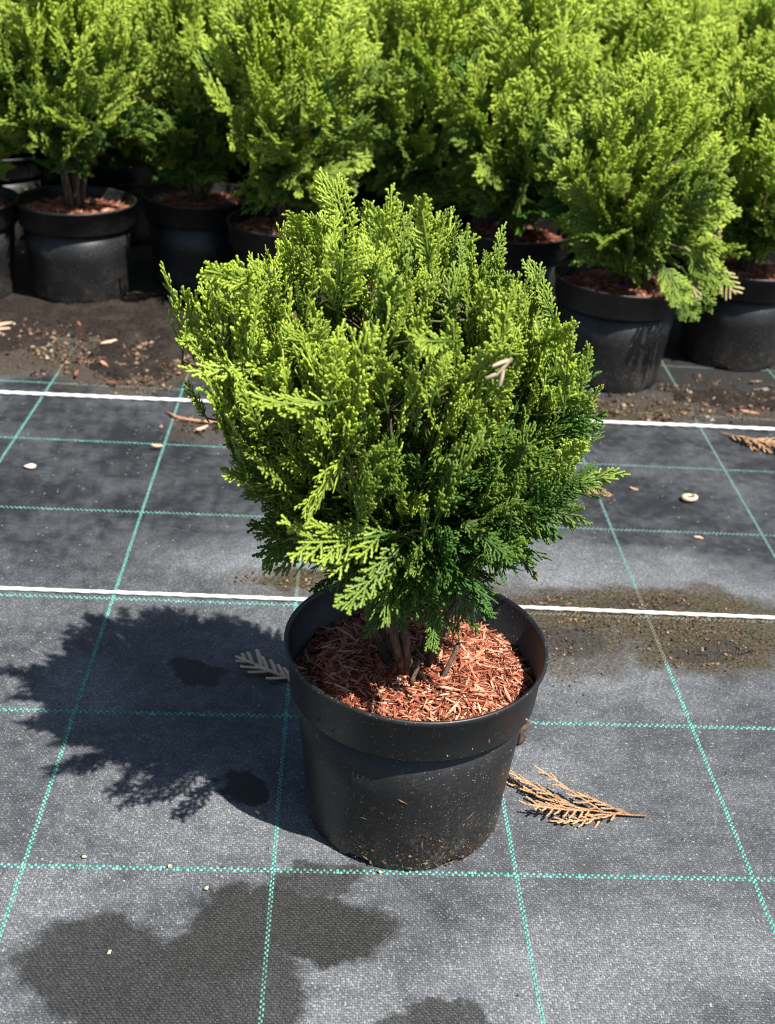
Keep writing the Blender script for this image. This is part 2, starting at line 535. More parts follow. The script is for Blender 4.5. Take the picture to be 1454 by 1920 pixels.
# ------------------------------------------------------------------ conifer spray builder
def cord(S, pts, N, w, t, tip0, tip1, lobed=True, pitch=0.0033, seed_r=0.0):
    """a flattened cord of overlapping scale leaves following pts (n,3)"""
    pts = np.asarray(pts, float)
    L = np.concatenate([[0], np.cumsum(np.linalg.norm(np.diff(pts, axis=0), axis=1))])
    tot = L[-1]
    if lobed:
        k = max(2, int(round(tot / pitch)))
        u, ww = [], []
        for i in range(k):
            u += [(i + 0.05) / k, (i + 0.62) / k]
            ww += [0.52, 1.0]
        u.append(0.975); ww.append(0.62)
    else:
        k = max(2, int(round(tot / 0.012)))
        u = list(np.linspace(0, 0.86, k + 1)); ww = [0.85] + [1.0] * k
    u = np.array(u) * tot
    ww = np.array(ww)
    P = np.stack([np.interp(u, L, pts[:, i]) for i in range(3)], 1)
    n = len(P)
    T = np.gradient(P, axis=0)
    T /= np.linalg.norm(T, axis=1)[:, None]
    Sd = np.cross(T, N)
    Sd /= np.linalg.norm(Sd, axis=1)[:, None]
    Nn = np.cross(Sd, T)
    taper = 1.0 - 0.22 * (u / tot) ** 2
    hw = (w * 0.5 * ww * taper)[:, None]
    ht = (t * 0.5 * (0.6 + 0.4 * ww) * taper)[:, None]
    V = np.stack([P + Sd * hw, P + Nn * ht, P - Sd * hw, P - Nn * ht], 1).reshape(-1, 3)
    tipv = np.repeat(tip0 + (tip1 - tip0) * (u / tot), 4)
    F = []
    for i in range(n - 1):
        for j in range(4):
            k2 = (j + 1) % 4
            F.append((i * 4 + j, i * 4 + k2, (i + 1) * 4 + k2, (i + 1) * 4 + j))
    V = np.concatenate([V, pts[-1:]])
    a = (n - 1) * 4
    for j in range(4):
        F.append((a + j, a + (j + 1) % 4, len(V) - 1, -1))
    S.put(V, F, tip=np.append(tipv, tip1))


def build_spray(L=0.085, lod=0, nside=9, sub=True, w=0.0050, spread=46, curl=1.0, open_=1.0, seed=0):
    """flat fern-like spray growing along +Y, plane normal +Z, base at the origin"""
    g = np.random.default_rng(seed)
    S = Soup()
    lob = lod == 0
    bend = g.normal(0, 1.6) * curl
    side_b = g.normal(0, 1.2)
    cup = g.normal(0, 3.0) * curl
    Z = np.array([0, 0, 1.0])

    def warp(p):
        p = np.asarray(p, float).copy()
        y = p[:, 1]
        x = p[:, 0].copy()
        p[:, 0] = x + side_b * y * y * 0.8
        p[:, 2] += bend * y * y + cup * x * x
        return p

    ts = np.linspace(0, 1, 9)
    main = np.stack([0 * ts, ts * L, 0 * ts], 1)
    cord(S, warp(main), Z, w * 0.92, w * 0.5, 0.0, 0.95, lob)
    for i in range(nside):
        f = 0.14 + 0.74 * (i + g.uniform(-0.2, 0.2)) / (nside - 1)
        f = min(max(f, 0.08), 0.92)
        sgn = 1 if i % 2 == 0 else -1
        prof = math.sin(math.pi * min(1.0, 0.22 + 0.78 * f)) ** 0.7
        l = L * (0.16 + 0.36 * prof) * open_ * g.uniform(0.8, 1.15)
        a0 = math.radians(spread + g.uniform(-7, 7)) * sgn
        a1 = a0 * g.uniform(0.55, 0.8)
        tilt = g.normal(0, 0.16)
        k = np.linspace(0, 1, 6)
        ang = a0 + (a1 - a0) * k
        step = l / 5
        xs = np.concatenate([[0], np.cumsum(np.sin(ang[:-1]) * step)])
        ys = np.concatenate([[0], np.cumsum(np.cos(ang[:-1]) * step)])
        b = np.stack([xs, f * L + ys, np.linspace(0, 1, 6) * l * tilt], 1)
        tb = 0.15 + 0.35 * f
        cord(S, warp(b), Z, w, w * 0.40, tb, 1.0, lob)
        if sub:
            ns = int(l / (0.0046 if lod == 0 else 0.0054))
            for j in range(ns):
                q = (j + 0.7 + g.uniform(-0.15, 0.15)) / (ns + 0.6)
                if q > 0.88: continue
                sg = sgn if j % 2 == 0 else -sgn
                l2 = min(0.42 * l, 0.0155) * (1.05 - 0.55 * q) * g.uniform(0.75, 1.2)
                if l2 < 0.0040: continue
                aa = np.interp(q, k, ang) + sg * math.radians(38 + g.uniform(-8, 8))
                o = np.array([np.interp(q, k, b[:, c]) for c in range(3)])
                dirv = np.array([math.sin(aa), math.cos(aa), g.normal(0, 0.2)])
                a2 = aa - sg * 0.25
                d2 = np.array([math.sin(a2), math.cos(a2), dirv[2]])
                pp = np.stack([o, o + dirv * l2 * 0.5, o + dirv * l2 * 0.5 + d2 * l2 * 0.5])
                cord(S, warp(pp), Z, w * 1.0, w * 0.40, 0.35 + 0.3 * q, 1.0, lob)
    return S


def soup_arrays(S):
    return np.concatenate(S.V), np.concatenate(S.F), np.concatenate(S.A['tip'])


SPRAYS = [build_spray(L=0.088, lod=0, nside=12 + (i % 3), seed=100 + i, w=0.0037, spread=31 + 3 * (i % 4), open_=0.72 + 0.10 * (i % 4)) for i in range(12)]
SPRAYS += [build_spray(L=0.088, lod=0, nside=11 + (i % 2), seed=160 + i, w=0.0040, spread=22 + 2 * (i % 3), open_=0.48 + 0.06 * (i % 3)) for i in range(8)]      # narrow plumes
SPRAY_ME = [S.mesh('spray', M_LEAF) for S in SPRAYS]
SPRAY_AR = [soup_arrays(S) for S in SPRAYS]
FAR = [build_spray(L=0.105, lod=1, nside=13, seed=300 + i, w=0.0040, spread=33 + 3 * (i % 3), open_=0.85) for i in range(8)]
FAR_AR = [soup_arrays(S) for S in FAR]
NEAR2 = [build_spray(L=0.10, lod=0, nside=10, seed=400 + i, w=0.0062, spread=42 + 3 * (i % 3), open_=0.95) for i in range(6)]
NEAR2_ME = [S.mesh('spray', M_LEAF) for S in NEAR2]


# ------------------------------------------------------------------ ground, fabric stripes, cords
GV = [(-30, -30, 0), (30, -30, 0), (30, 30, 0), (-30, 30, 0)]
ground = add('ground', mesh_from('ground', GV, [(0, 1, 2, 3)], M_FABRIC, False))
tag(ground, 'dark grey woven weed fabric with dusty and wet patches', kind='structure')


def stripe_mesh(length, pitch, cols, width, seed):
    g = np.random.default_rng(seed)
    S = Soup()
    n = int(length / pitch)
    cw = width / cols
    for i in range(n):
        for c in range(cols):
            if (i + c) % 2 and g.random() < 0.97:
                continue
            x0 = i * pitch - length / 2
            l = pitch * g.uniform(0.95, 1.15)
            y = (c - (cols - 1) / 2) * cw + g.normal(0, 0.00012)
            hw, h = cw * 0.5 * g.uniform(0.85, 1.05), g.uniform(0.0005, 0.0008)
            a = 0.26
            V = [(x0, y - hw, -0.0004), (x0 + l, y - hw, -0.0004), (x0 + l, y + hw, -0.0004), (x0, y + hw, -0.0004),
                 (x0 + l * a, y - hw * 0.7, h), (x0 + l * (1 - a), y - hw * 0.7, h), (x0 + l * (1 - a), y + hw * 0.7, h), (x0 + l * a, y + hw * 0.7, h)]
            F = [(4, 5, 6, 7), (0, 1, 5, 4), (1, 2, 6, 5), (2, 3, 7, 6), (3, 0, 4, 7)]
            S.put(V, F, rnd=g.random())
    return S.mesh('green_stripe', M_STRIPE, True)


row_me = stripe_mesh(2.8, 0.0027, 2, 0.0050, 1)      # crosswise
col_me = stripe_mesh(2.4, 0.0024, 2, 0.0037, 2)      # lengthwise
rows = {-2: None, -1: None, 0: ((-0.0172, 0.0011), (0.6196, 0.0032)), 1: ((-0.0677, 0.1999), (0.6854, 0.2041)), 2: ((-0.1193, 0.4028 - 0.003), (0.7486, 0.3971)),
        3: ((-0.1694, 0.6003), (0.8155, 0.6014)), 4: ((-0.2209, 0.8026), (0.8777, 0.7911)), 5: ((-0.2724, 1.0056), (0.0395, 0.9998)), 6: None}
for k, e in rows.items():
    a, b = e or ((0, 0.2 * k), (0.6, 0.2 * k))
    o = add('green_stripe', row_me, ground)
    ang = math.atan2(b[1] - a[1], b[0] - a[0])
    o.location = (0.3, a[1] + (0.3 - a[0]) * math.tan(ang), 0.0)
    o.rotation_euler = (0, 0, ang)
cols = {-5: None, -4: None, -3: None, -2: None, -1: ((-0.2015, 0.7263), (-0.192, 1.0669)), 0: ((0.001, -0.0705), (0.0089, 1.1152)), 1: ((0.2005, -0.1355), (0.2042, 0.2827)), 2: ((0.4022, -0.1321), (0.4008, 0.0848)),
        3: ((0.6008, -0.0542), (0.6021, 0.8272)), 4: ((0.7969, 0.5446), (0.8073, 0.9224)), 5: None, 6: None, 7: None}
for k, e in cols.items():
    a, b = e or ((0.2 * k, 0), (0.2 * k, 0.6))
    o = add('green_stripe', col_me, ground)
    ang = math.atan2(b[1] - a[1], b[0] - a[0])
    o.location = (a[0] + (0.5 - a[1]) / math.tan(ang), 0.5, 0.0003)
    o.rotation_euler = (0, 0, ang)


def cord_line(pts, rx, rz, seed, label):
    g = np.random.default_rng(seed)
    pts = np.array(pts, float)
    xs = np.arange(pts[0, 0], pts[-1, 0], 0.004)
    ys = np.interp(xs, pts[:, 0], pts[:, 1])
    for k in (3.1, 7.7, 19.0):
        ys = ys + g.normal(0, 0.0009 / k ** 0.5) * np.sin(xs * k + g.uniform(0, 6))
    n, seg = len(xs), 12
    th = np.linspace(0, 2 * np.pi, seg, endpoint=False)
    V = np.zeros((n, seg, 3))
    for i in range(n):
        tw = xs[i] * 2 * np.pi / 0.022
        r = 1 + 0.12 * np.cos(3 * (th - tw / 3))
        V[i, :, 0] = xs[i]
        V[i, :, 1] = ys[i] + rx * r * np.cos(th)
        V[i, :, 2] = rz * 1.02 + rz * r * np.sin(th)
    F = [(i * seg + j, i * seg + (j + 1) % seg, (i + 1) * seg + (j + 1) % seg, (i + 1) * seg + j) for i in range(n - 1) for j in range(seg)]
    o = add('cord', mesh_from('cord', V.reshape(-1, 3), F, M_CORD))
    return tag(o, label, 'cord', 'white cords across the fabric')


cord_line([(-0.9, 0.411), (-0.1206, 0.4085), (0.1961, 0.4063), (0.4748, 0.4059), (0.7504, 0.4027), (1.6, 0.396)], 0.0025, 0.0022, 3,
          'white cord lying across the fabric just behind the foreground pot')
cord_line([(-1.2, 0.960), (-0.2593, 0.9539), (0.0757, 0.9520), (0.6221, 0.9392), (0.9259, 0.9383), (2.0, 0.934)], 0.0038, 0.0026, 4,
          'white cord stretched along the fabric in front of the row of potted conifers')

# ------------------------------------------------------------------ soil on the fabric
OCT_V = np.array([(1, 0, 0), (-1, 0, 0), (0, 1, 0), (0, -1, 0), (0, 0, 1), (0, 0, -1)], float)
OCT_F = np.array([(0, 2, 4), (2, 1, 4), (1, 3, 4), (3, 0, 4), (2, 0, 5), (1, 2, 5), (3, 1, 5), (0, 3, 5)])


def crumbs(spots, n, smin, smax, seed, z=0.0, label=None, name='soil_crumbs'):
    g = np.random.default_rng(seed)
    S = Soup()
    ca = np.zeros(2)
    w = np.array([s[4] for s in spots], float)
    w /= w.sum()
    for i in range(n):
        if i % 35 == 0 or i % 5 >= 3 or i < 2: sel = spots[g.choice(len(spots), p=w)]
        if i % 35 == 0: csel = sel
        cx, cy, rx, ry, _ = csel if i % 5 < 3 else sel
        while True:
            a = g.normal(0, 0.5, 2)
            if a @ a < 1.3: break
        if i % 5 < 3:
            if i % 35 == 0 or i == 1: ca = a
            a = ca + g.normal(0, 0.07, 2) * (1.0, min(3.0, rx / ry * 0.7))
        s = smin * (smax / smin) ** (g.random() ** 2.2)
        V = OCT_V * g.uniform(0.5, 1.2, 3) * s + g.normal(0, 0.2, (6, 3)) * s
        q = g.uniform(0, 6.28)
        c, d = math.cos(q), math.sin(q)
        V = V @ np.array([[c, d, 0], [-d, c, 0], [0, 0, 1]])
        S.put(V + (cx + rx * a[0], cy + ry * a[1], z + s * 0.45), OCT_F, rnd=g.random())
    o = add(name, S.mesh(name, M_CRUMB, False))
    return tag(o, label, kind='stuff')


def soil_mound(name, blobs, x0, x1, y0, y1, res, h, seed, label):
    g = np.random.default_rng(seed)
    xs, ys = np.arange(x0, x1, res), np.arange(y0, y1, res)
    X, Y = np.meshgrid(xs, ys)
    m = np.zeros_like(X)
    nx = sum(g.normal(0, 0.012) * np.sin(X * k * 1.0 + Y * g.uniform(-k, k) + g.uniform(0, 6)) for k in (30, 55, 90, 160))
    ny = sum(g.normal(0, 0.010) * np.sin(Y * k * 1.0 + X * g.uniform(-k, k) + g.uniform(0, 6)) for k in (30, 55, 90, 160))
    for cx, cy, rx, ry in blobs:
        d = np.sqrt(((X + nx - cx) / rx) ** 2 + ((Y + ny - cy) / ry) ** 2)
        m = np.maximum(m, np.clip((1.1 - d) / 0.35, 0, 1))
    holes = sum(np.sin(X * k * c1 + Y * k * c2 + p) for k, c1, c2, p in [(g.uniform(28, 90), math.cos(q), math.sin(q), g.uniform(0, 6)) for q in g.uniform(0, 6.28, 9)]) / 3.0
    m = np.clip(m - 0.75 * np.clip(holes + 0.15, 0, 1), 0, 1)
    rough = g.random(X.shape) * 0.0028
    Z = np.where(m > 0, h * m * m * (3 - 2 * m) + rough * m - 0.0005, -0.003)
    ny_, nx_ = X.shape
    keep = []
    for j in range(ny_ - 1):
        for i in range(nx_ - 1):
            if max(m[j, i], m[j, i + 1], m[j + 1, i], m[j + 1, i + 1]) > 0:
                keep.append((j * nx_ + i, j * nx_ + i + 1, (j + 1) * nx_ + i + 1, (j + 1) * nx_ + i))
    keep = np.array(keep)
    used, inv = np.unique(keep, return_inverse=True)
    V = np.stack([X.ravel(), Y.ravel(), Z.ravel()], 1)[used]
    o = add(name, mesh_from(name, V, inv.reshape(-1, 4), M_SOIL))
    return tag(o, label, kind='stuff')


soil_mound('soil', [(-0.085, 1.115, 0.095, 0.085), (-0.02, 1.20, 0.11, 0.06), (-0.10, 1.24, 0.12, 0.05)], -0.26, 0.16, 0.98, 1.34, 0.004, 0.006, 7,
           'dark spilled soil on the fabric in front of the potted conifers')
soil_mound('soil', [(-0.36, 1.19, 0.15, 0.06), (-0.25, 1.28, 0.16, 0.06), (-0.40, 1.33, 0.2, 0.08), (-0.05, 1.36, 0.2, 0.10)], -0.64, 0.20, 1.07, 1.52, 0.004, 0.004, 8,
           'thin dark soil on the fabric before the pots, far side')
soil_mound('soil', [(0.93, 1.06, 0.14, 0.045), (1.10, 1.08, 0.12, 0.06)], 0.74, 1.32, 0.96, 1.2, 0.004, 0.004, 9,
           'dark soil spilled on the fabric beside the cream-fronded conifer')
crumbs([(-0.085, 1.10, 0.16, 0.12, 3), (-0.33, 1.17, 0.25, 0.10, 3), (0.93, 1.04, 0.25, 0.09, 2.5), (0.70, 1.0, 0.16, 0.05, 1), (0.06, 0.86, 0.07, 0.04, .3)],
       4200, 0.0010, 0.0055, 21, 0.001, 'loose soil crumbs and wood bits before the row of pots')
crumbs([(0.60, 0.40, 0.16, 0.045, 3), (0.66, 0.345, 0.08, 0.05, 2), (0.49, 0.34, 0.05, 0.09, 1), (0.22, 0.452, 0.09, 0.03, 1.5), (0.8, 0.37, 0.09, 0.05, 1)],
       2400, 0.0006, 0.0024, 22, 0.0003, 'fine soil crumbs scattered along the cord behind the pot')
crumbs([(0.3, 0.1, 0.5, 0.35, 2), (0.3, 0.7, 0.7, 0.35, 1.2)], 420, 0.0004, 0.0014, 23, 0.0003, 'tiny grit specks dotted over the woven fabric')


# ------------------------------------------------------------------ chips
def chip_arrays(l, w, t, g):
    ts = (-0.5, -0.1, 0.3, 0.5)
    ww = (g.uniform(0.15, 0.6), 1.0, g.uniform(0.7, 1.0), g.uniform(0.1, 0.5))
    bz = g.normal(0, 0.10) * l
    bx = g.normal(0, 0.10) * l
    V, F = [], []
    for a, b in zip(ts, ww):
        x, z = bx * (a * a - 0.1), bz * (a * a - 0.1)
        V += [(x - w * b / 2, a * l, z - t / 2), (x + w * b / 2, a * l, z - t / 2 * g.uniform(0.3, 1)), (x + w * b / 2 * g.uniform(.6, 1), a * l, z + t / 2), (x - w * b / 2 * g.uniform(.6, 1), a * l, z + t / 2)]
    for i in range(3):
        for j in range(4):
            k = (j + 1) % 4
            F.append((i * 4 + j, i * 4 + k, (i + 1) * 4 + k, (i + 1) * 4 + j))
    F += [(3, 2, 1, 0), (12, 13, 14, 15)]
    return np.array(V), np.array(F)


g_ = np.random.default_rng(77)
CHIPS = [chip_arrays(g_.uniform(0.010, 0.024), g_.uniform(0.0009, 0.0029), g_.uniform(0.0006, 0.0013), g_) for _ in range(16)]
CHIP_ME = [mesh_from('wood_chip', V, F, M_CHIP, False, {'rnd': np.zeros(len(V))}) for V, F in CHIPS]


def mulch_height(x, y, R, z0, dome, ph):
    r = math.hypot(x, y) / R
    return z0 + dome * (1 - r * r) + 0.0022 * math.sin(61 * x + ph) * math.cos(53 * y + 2 * ph) + 0.0016 * math.sin(140 * x - 90 * y + ph)


def mulch_base(R, z0, dome, ph, seed):
    g = np.random.default_rng(seed)
    V = [(0, 0, mulch_height(0, 0, R, z0, dome, ph))]
    seg, rings = 72, 26
    for i in range(1, rings + 1):
        for j in range(seg):
            r = R * i / rings
            a = 2 * math.pi * j / seg
            x, y = r * math.cos(a), r * math.sin(a)
            V.append((x, y, mulch_height(x, y, R, z0, dome, ph) + g.normal(0, 0.0007) - 0.0012))
    F = [(0, 1 + j, 1 + (j + 1) % seg, -1) for j in range(seg)]
    for i in range(rings - 1):
        for j in range(seg):
            k = (j + 1) % seg
            F.append((1 + i * seg + j, 1 + (i + 1) * seg + j, 1 + (i + 1) * seg + k, 1 + i * seg + k))
    return V, F


M_MULCH, nt = new_mat('mulch_bed')
tc = nt.n('ShaderNodeTexCoord').outputs['Object']
n1 = nt.noise(tc, 300.0, 4.0, 0.7)
finish(nt, nt.mix(nt.ramp(n1, 0.35, 0.7), (0.055, 0.020, 0.012), (0.24, 0.085, 0.045)), 0.9, 0.2, n1, 1.0, 0.003)


def chip_pose(g, R, z0, dome, ph, lift=0.0006, tiltmax=0.35):
    r, a = R * math.sqrt(g.random()) * 0.985, g.uniform(0, 2 * math.pi)
    x, y = r * math.cos(a), r * math.sin(a)
    z = mulch_height(x, y, R, z0, dome, ph) + lift
    yaw = g.uniform(0, 2 * math.pi)
    pit = g.normal(0, tiltmax * 0.55)
    rol = g.normal(0, 0.4)
    M = Matrix.Translation((x, y, z)) @ Matrix.Rotation(yaw, 4, 'Z') @ Matrix.Rotation(pit, 4, 'X') @ Matrix.Rotation(rol, 4, 'Y')
    return M


# ------------------------------------------------------------------ pots
SEG = 128


def pot_body_mesh():
    prof = [(0.0840, 0.0), (0.0852, 0.003), (0.0858, 0.010), (0.0862, 0.013), (0.0868, 0.030), (0.0915, 0.080), (0.0965, 0.1295), (0.0945, 0.1295), (0.089, 0.080), (0.0845, 0.03), (0.083, 0.006)]
    V, F = lathe(prof, SEG)
    V = V.copy()
    th = np.arctan2(V[:, 1], V[:, 0])
    # drainage notches round the foot
    for c in np.radians([-64, -118, 0, 62, 120, 180]):
        d = np.abs((th - c + np.pi) % (2 * np.pi) - np.pi)
        mask = (d < math.radians(7)) & (V[:, 2] < 0.0045)
        V[mask, 2] += 0.0048
    return mesh_from('pot', V, F, M_POT)


def pot_rim_mesh():
    prof = [(0.0960, 0.1300), (0.1015, 0.1302), (0.1022, 0.1312), (0.1046, 0.1660), (0.1070, 0.1675), (0.1078, 0.1692), (0.1076, 0.1712), (0.1064, 0.1722), (0.1050, 0.1718), (0.1036, 0.1690), (0.1004, 0.1300), (0.0960, 0.1300)]
    V, F = lathe(prof, SEG)
    th = np.arctan2(V[:, 1], V[:, 0])
    V = V.copy()
    V[:, 2] += 0.0007 * np.sin(2 * th + 0.5) * (V[:, 2] > 0.15)
    return mesh_from('rim', V, F, M_POT)


POT_ME, RIM_ME = pot_body_mesh(), pot_rim_mesh()

# ------------------------------------------------------------------ the foreground globe conifer
BX, BY = 0.311, 0.088
hero = empty('potted_shrub', (BX, BY, 0))
tag(hero, 'round golden-green conifer in a black plastic pot alone in the foreground', 'potted shrub')
pot = add('pot', POT_ME, hero)
rim = add('rim', RIM_ME, pot)

# specks and chips stuck to the pot
g = np.random.default_rng(31)
S = Soup()
for i in range(130):
    a = g.uniform(math.radians(-150), math.radians(-10))
    z = 0.125 * g.random() ** 1.8
    r = np.interp(z, [0.013, 0.03, 0.08, 0.1295], [0.0862, 0.0868, 0.0915, 0.0965])
    s = g.uniform(0.0002, 0.0007) if i > 12 else g.uniform(0.0010, 0.0018)
    V = OCT_V * (s * 0.35, s * g.uniform(0.3, 0.9), s * g.uniform(1.0, 4.5)) + g.normal(0, 0.15 * s, (6, 3))
    q = g.normal(0, 1.2)
    V = V @ np.array([[1, 0, 0], [0, math.cos(q), math.sin(q)], [0, -math.sin(q), math.cos(q)]])
    V = V + (r, 0, z)
    V = V @ np.array([[math.cos(a), math.sin(a), 0], [-math.sin(a), math.cos(a), 0], [0, 0, 1]])
    S.put(V, OCT_F, rnd=g.uniform(0.45, 1.0))
for i in range(330):           # mud splashed up from the ground
    a = g.normal(math.radians(-72), math.radians(22)) if i % 3 else g.uniform(math.radians(-160), math.radians(-5))
    z = 0.004 + abs(g.normal(0, 0.014))
    r = np.interp(z, [0.013, 0.03, 0.08, 0.1295], [0.0862, 0.0868, 0.0915, 0.0965])
    s = 0.0003 * (5.0 ** (g.random() ** 2))
    V = OCT_V * (s * 0.5, s * g.uniform(0.6, 1.6), s * g.uniform(0.6, 1.6)) + g.normal(0, 0.25 * s, (6, 3)) + (r, 0, z)
    V = V @ np.array([[math.cos(a), math.sin(a), 0], [-math.sin(a), math.cos(a), 0], [0, 0, 1]])
    S.put(V, OCT_F, rnd=g.uniform(0.35, 0.85))
o = add('dirt_specks', S.mesh('dirt_specks', M_CRUMB, False), pot)
o['kind'] = 'stuff'

MR, MZ, MD, MPH = 0.0988, 0.1368, 0.017, 0.7
V, F = mulch_base(MR, MZ, MD, MPH, 5)
mulch = add('mulch', mesh_from('mulch', V, F, M_MULCH), hero)
g = np.random.default_rng(41)
S = Soup()
for i in range(4200):
    M = np.array(chip_pose(g, MR, MZ, MD, MPH, g.uniform(-0.0005, 0.0012)))
    V, F = CHIPS[g.integers(len(CHIPS))]
    s = g.uniform(0.30, 0.95)
    S.put((V * s) @ M[:3, :3].T + M[:3, 3], F, rnd=g.random())
o = add('wood_fibre', S.mesh('wood_fibre', M_CHIP, False), mulch)
o['kind'] = 'stuff'
for i in range(290):
    M = chip_pose(g, MR * 0.97, MZ, MD, MPH, g.uniform(0.001, 0.0026))
    add('wood_chip', CHIP_ME[i % 16], mulch, M @ Matrix.Scale(g.uniform(0.75, 1.35), 4))

S = Soup()
for i in range(520):           # compost crumbs and white grains between the fibres
    a = g.normal(math.radians(205), 0.5) if i % 2 else g.uniform(0, 6.28)
    r = MR * (g.uniform(0.80, 1.0) if i % 2 or i % 4 == 0 else math.sqrt(g.random()))
    if i % 9 == 0: r = abs(g.normal(0, 0.022))
    x, y = r * math.cos(a), r * math.sin(a)
    s = 0.0008 * (3.5 ** (g.random() ** 1.5))
    S.put(OCT_V * g.uniform(0.5, 1.2, 3) * s + g.normal(0, 0.2 * s, (6, 3)) + (x, y, mulch_height(x, y, MR, MZ, MD, MPH) + 0.0018), OCT_F, rnd=0.98 if g.random() < 0.07 else g.uniform(0, 0.62))
o = add('soil_bits', S.mesh('soil_bits', M_CRUMB, False), mulch)
o['kind'] = 'stuff'

# egg-shaped crown: half width against height, axis drifts a little
ZP = [0.225, 0.25, 0.27, 0.29, 0.33, 0.36, 0.40, 0.43, 0.46, 0.48, 0.494, 0.506, 0.517, 0.526]
RP = [0.044, 0.064, 0.083, 0.100, 0.118, 0.125, 0.128, 0.126, 0.120, 0.110, 0.096, 0.071, 0.042, 0.0]
ZA = [0.22, 0.29, 0.36, 0.43, 0.50, 0.55]
AX = [0.302, 0.300, 0.290, 0.272, 0.267, 0.268]
CYD = 0.085


def surf(z, a, k=1.0):
    wav = 1 + 0.05 * math.sin(3 * a + 31 * z) * math.sin(2 * a - 23 * z + 1.0) + 0.03 * math.sin(7 * a + 50 * z)
    r = np.interp(z, ZP, RP) * k * wav
    return np.array([np.interp(z, ZA, AX) + r * math.cos(a), CYD + r * 0.95 * math.sin(a), z])


# trunk and limbs
g = np.random.default_rng(51)
S = Soup()
base = np.array([BX - 0.004, BY - 0.008, 0.148])
limb_pts = []
for i in range(9):
    a = i * 2.399 + g.uniform(-0.3, 0.3)
    z = g.uniform(0.30, 0.48)
    end = surf(z, a, g.uniform(0.45, 0.72))
    st = base + (0.013 * math.cos(a), 0.012 * math.sin(a), 0)
    st[2] = 0.145
    k = np.linspace(0, 1, 8)
    mid = st + (end - st) * 0.4 + np.array([math.cos(a) * 0.024, math.sin(a) * 0.024, 0.0])
    P = np.outer((1 - k) ** 2, st) + np.outer(2 * k * (1 - k), mid) + np.outer(k ** 2, end)
    P += g.normal(0, 0.0015, P.shape)
    V, F = tube(P, np.linspace(0.0042, 0.0013, 8) * g.uniform(0.6, 1.1), 7)
    S.put(V, F)
    limb_pts.append(P[2:])
trunk = add('trunk', S.mesh('trunk', M_BARK), hero)
trunk.matrix_local = Matrix.Translation((-BX, -BY, 0))
# cut stubs at the foot of the trunk
for (p0, p1, r0) in (((0.318, 0.058, 0.150), (0.300, 0.064, 0.176), 0.0028), ((0.330, 0.060, 0.150), (0.344, 0.074, 0.180), 0.0022), ((0.306, 0.052, 0.151), (0.311, 0.060, 0.172), 0.0020)):
    V, F = tube(np.linspace(p0, p1, 4) + g.normal(0, 0.0008, (4, 3)), [r0, r0 * 0.95, r0 * 0.9, r0 * 0.8], 7)
    add('stub', mesh_from('stub', V - np.array([0, 0, 0]), F, M_BARK), trunk)
limbs = np.concatenate(limb_pts)

twigs = Soup()
inner = Soup()
CENTRE_HOLES = [((0.295, 0.0, 0.43), 0.026), ((0.285, 0.0, 0.352), 0.022)]


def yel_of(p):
    # golden cultivar: shoots yellower towards the top and left, greener low down and right
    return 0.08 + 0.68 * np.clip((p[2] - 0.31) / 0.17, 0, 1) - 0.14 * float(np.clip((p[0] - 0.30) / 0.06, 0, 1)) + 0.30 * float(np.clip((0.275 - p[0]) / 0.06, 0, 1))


def add_spray(tip, d, scale, yel, roll_n=None, as_object=True, variant=None):
    i = (int(g.integers(12, 20)) if g.random() < np.interp(tip[2], [0.34, 0.42], [0.25, 0.9]) else int(g.integers(12))) if variant is None else variant
    Ls = 0.088 * scale
    b = np.asarray(tip) - nrm(d) * Ls
    B = basis(d, roll_n)
    if as_object:
        o = add('spray', SPRAY_ME[i], hero, Matrix.Translation((-BX, -BY, 0)) @ mat4(B, b, scale))
        o.color = (float(np.clip(yel, 0, 1)), g.random(), 0, 1)
    else:
        V, F, t = SPRAY_AR[i]
        inner.put((V * scale) @ B.T + b - np.array([BX, BY, 0]), F, tip=t, yel=float(yel), rnd=g.random())
    # twig joining the spray to the nearest limb
    j = np.argmin(np.linalg.norm(limbs - b, axis=1) + 0.6 * np.clip(limbs[:, 2] - b[2] + 0.01, 0, 1))
    q = limbs[j]
    k = np.linspace(0, 1, 5)
    m = (q + b) / 2 + g.normal(0, 0.004, 3)
    m = 0.7 * m + 0.3 * (b - nrm(d) * np.linalg.norm(b - q) * 0.5)
    m[:2] = m[:2] * 0.85 + np.array([np.interp(m[2], ZA, AX), CYD]) * 0.15
    P = np.outer((1 - k) ** 2, q) + np.outer(2 * k * (1 - k), m) + np.outer(k ** 2, b + nrm(d) * 0.004)
    Vt, Ft = tube(P, np.linspace(0.0012, 0.0006, 5), 5)
    twigs.put(Vt - np.array([BX, BY, 0]), Ft)


def direction(p, n_out):
    core = np.array([np.interp(p[2], ZA, AX), CYD, 0.315])
    d = nrm(p - core)
    d[2] += np.interp(p[2], [0.21, 0.25, 0.29, 0.36, 0.40, 0.46, 0.5], [-0.60, -0.25, 0.05, 0.40, 0.85, 1.7, 2.4])
    return nrm(d + g.normal(0, 0.17, 3))


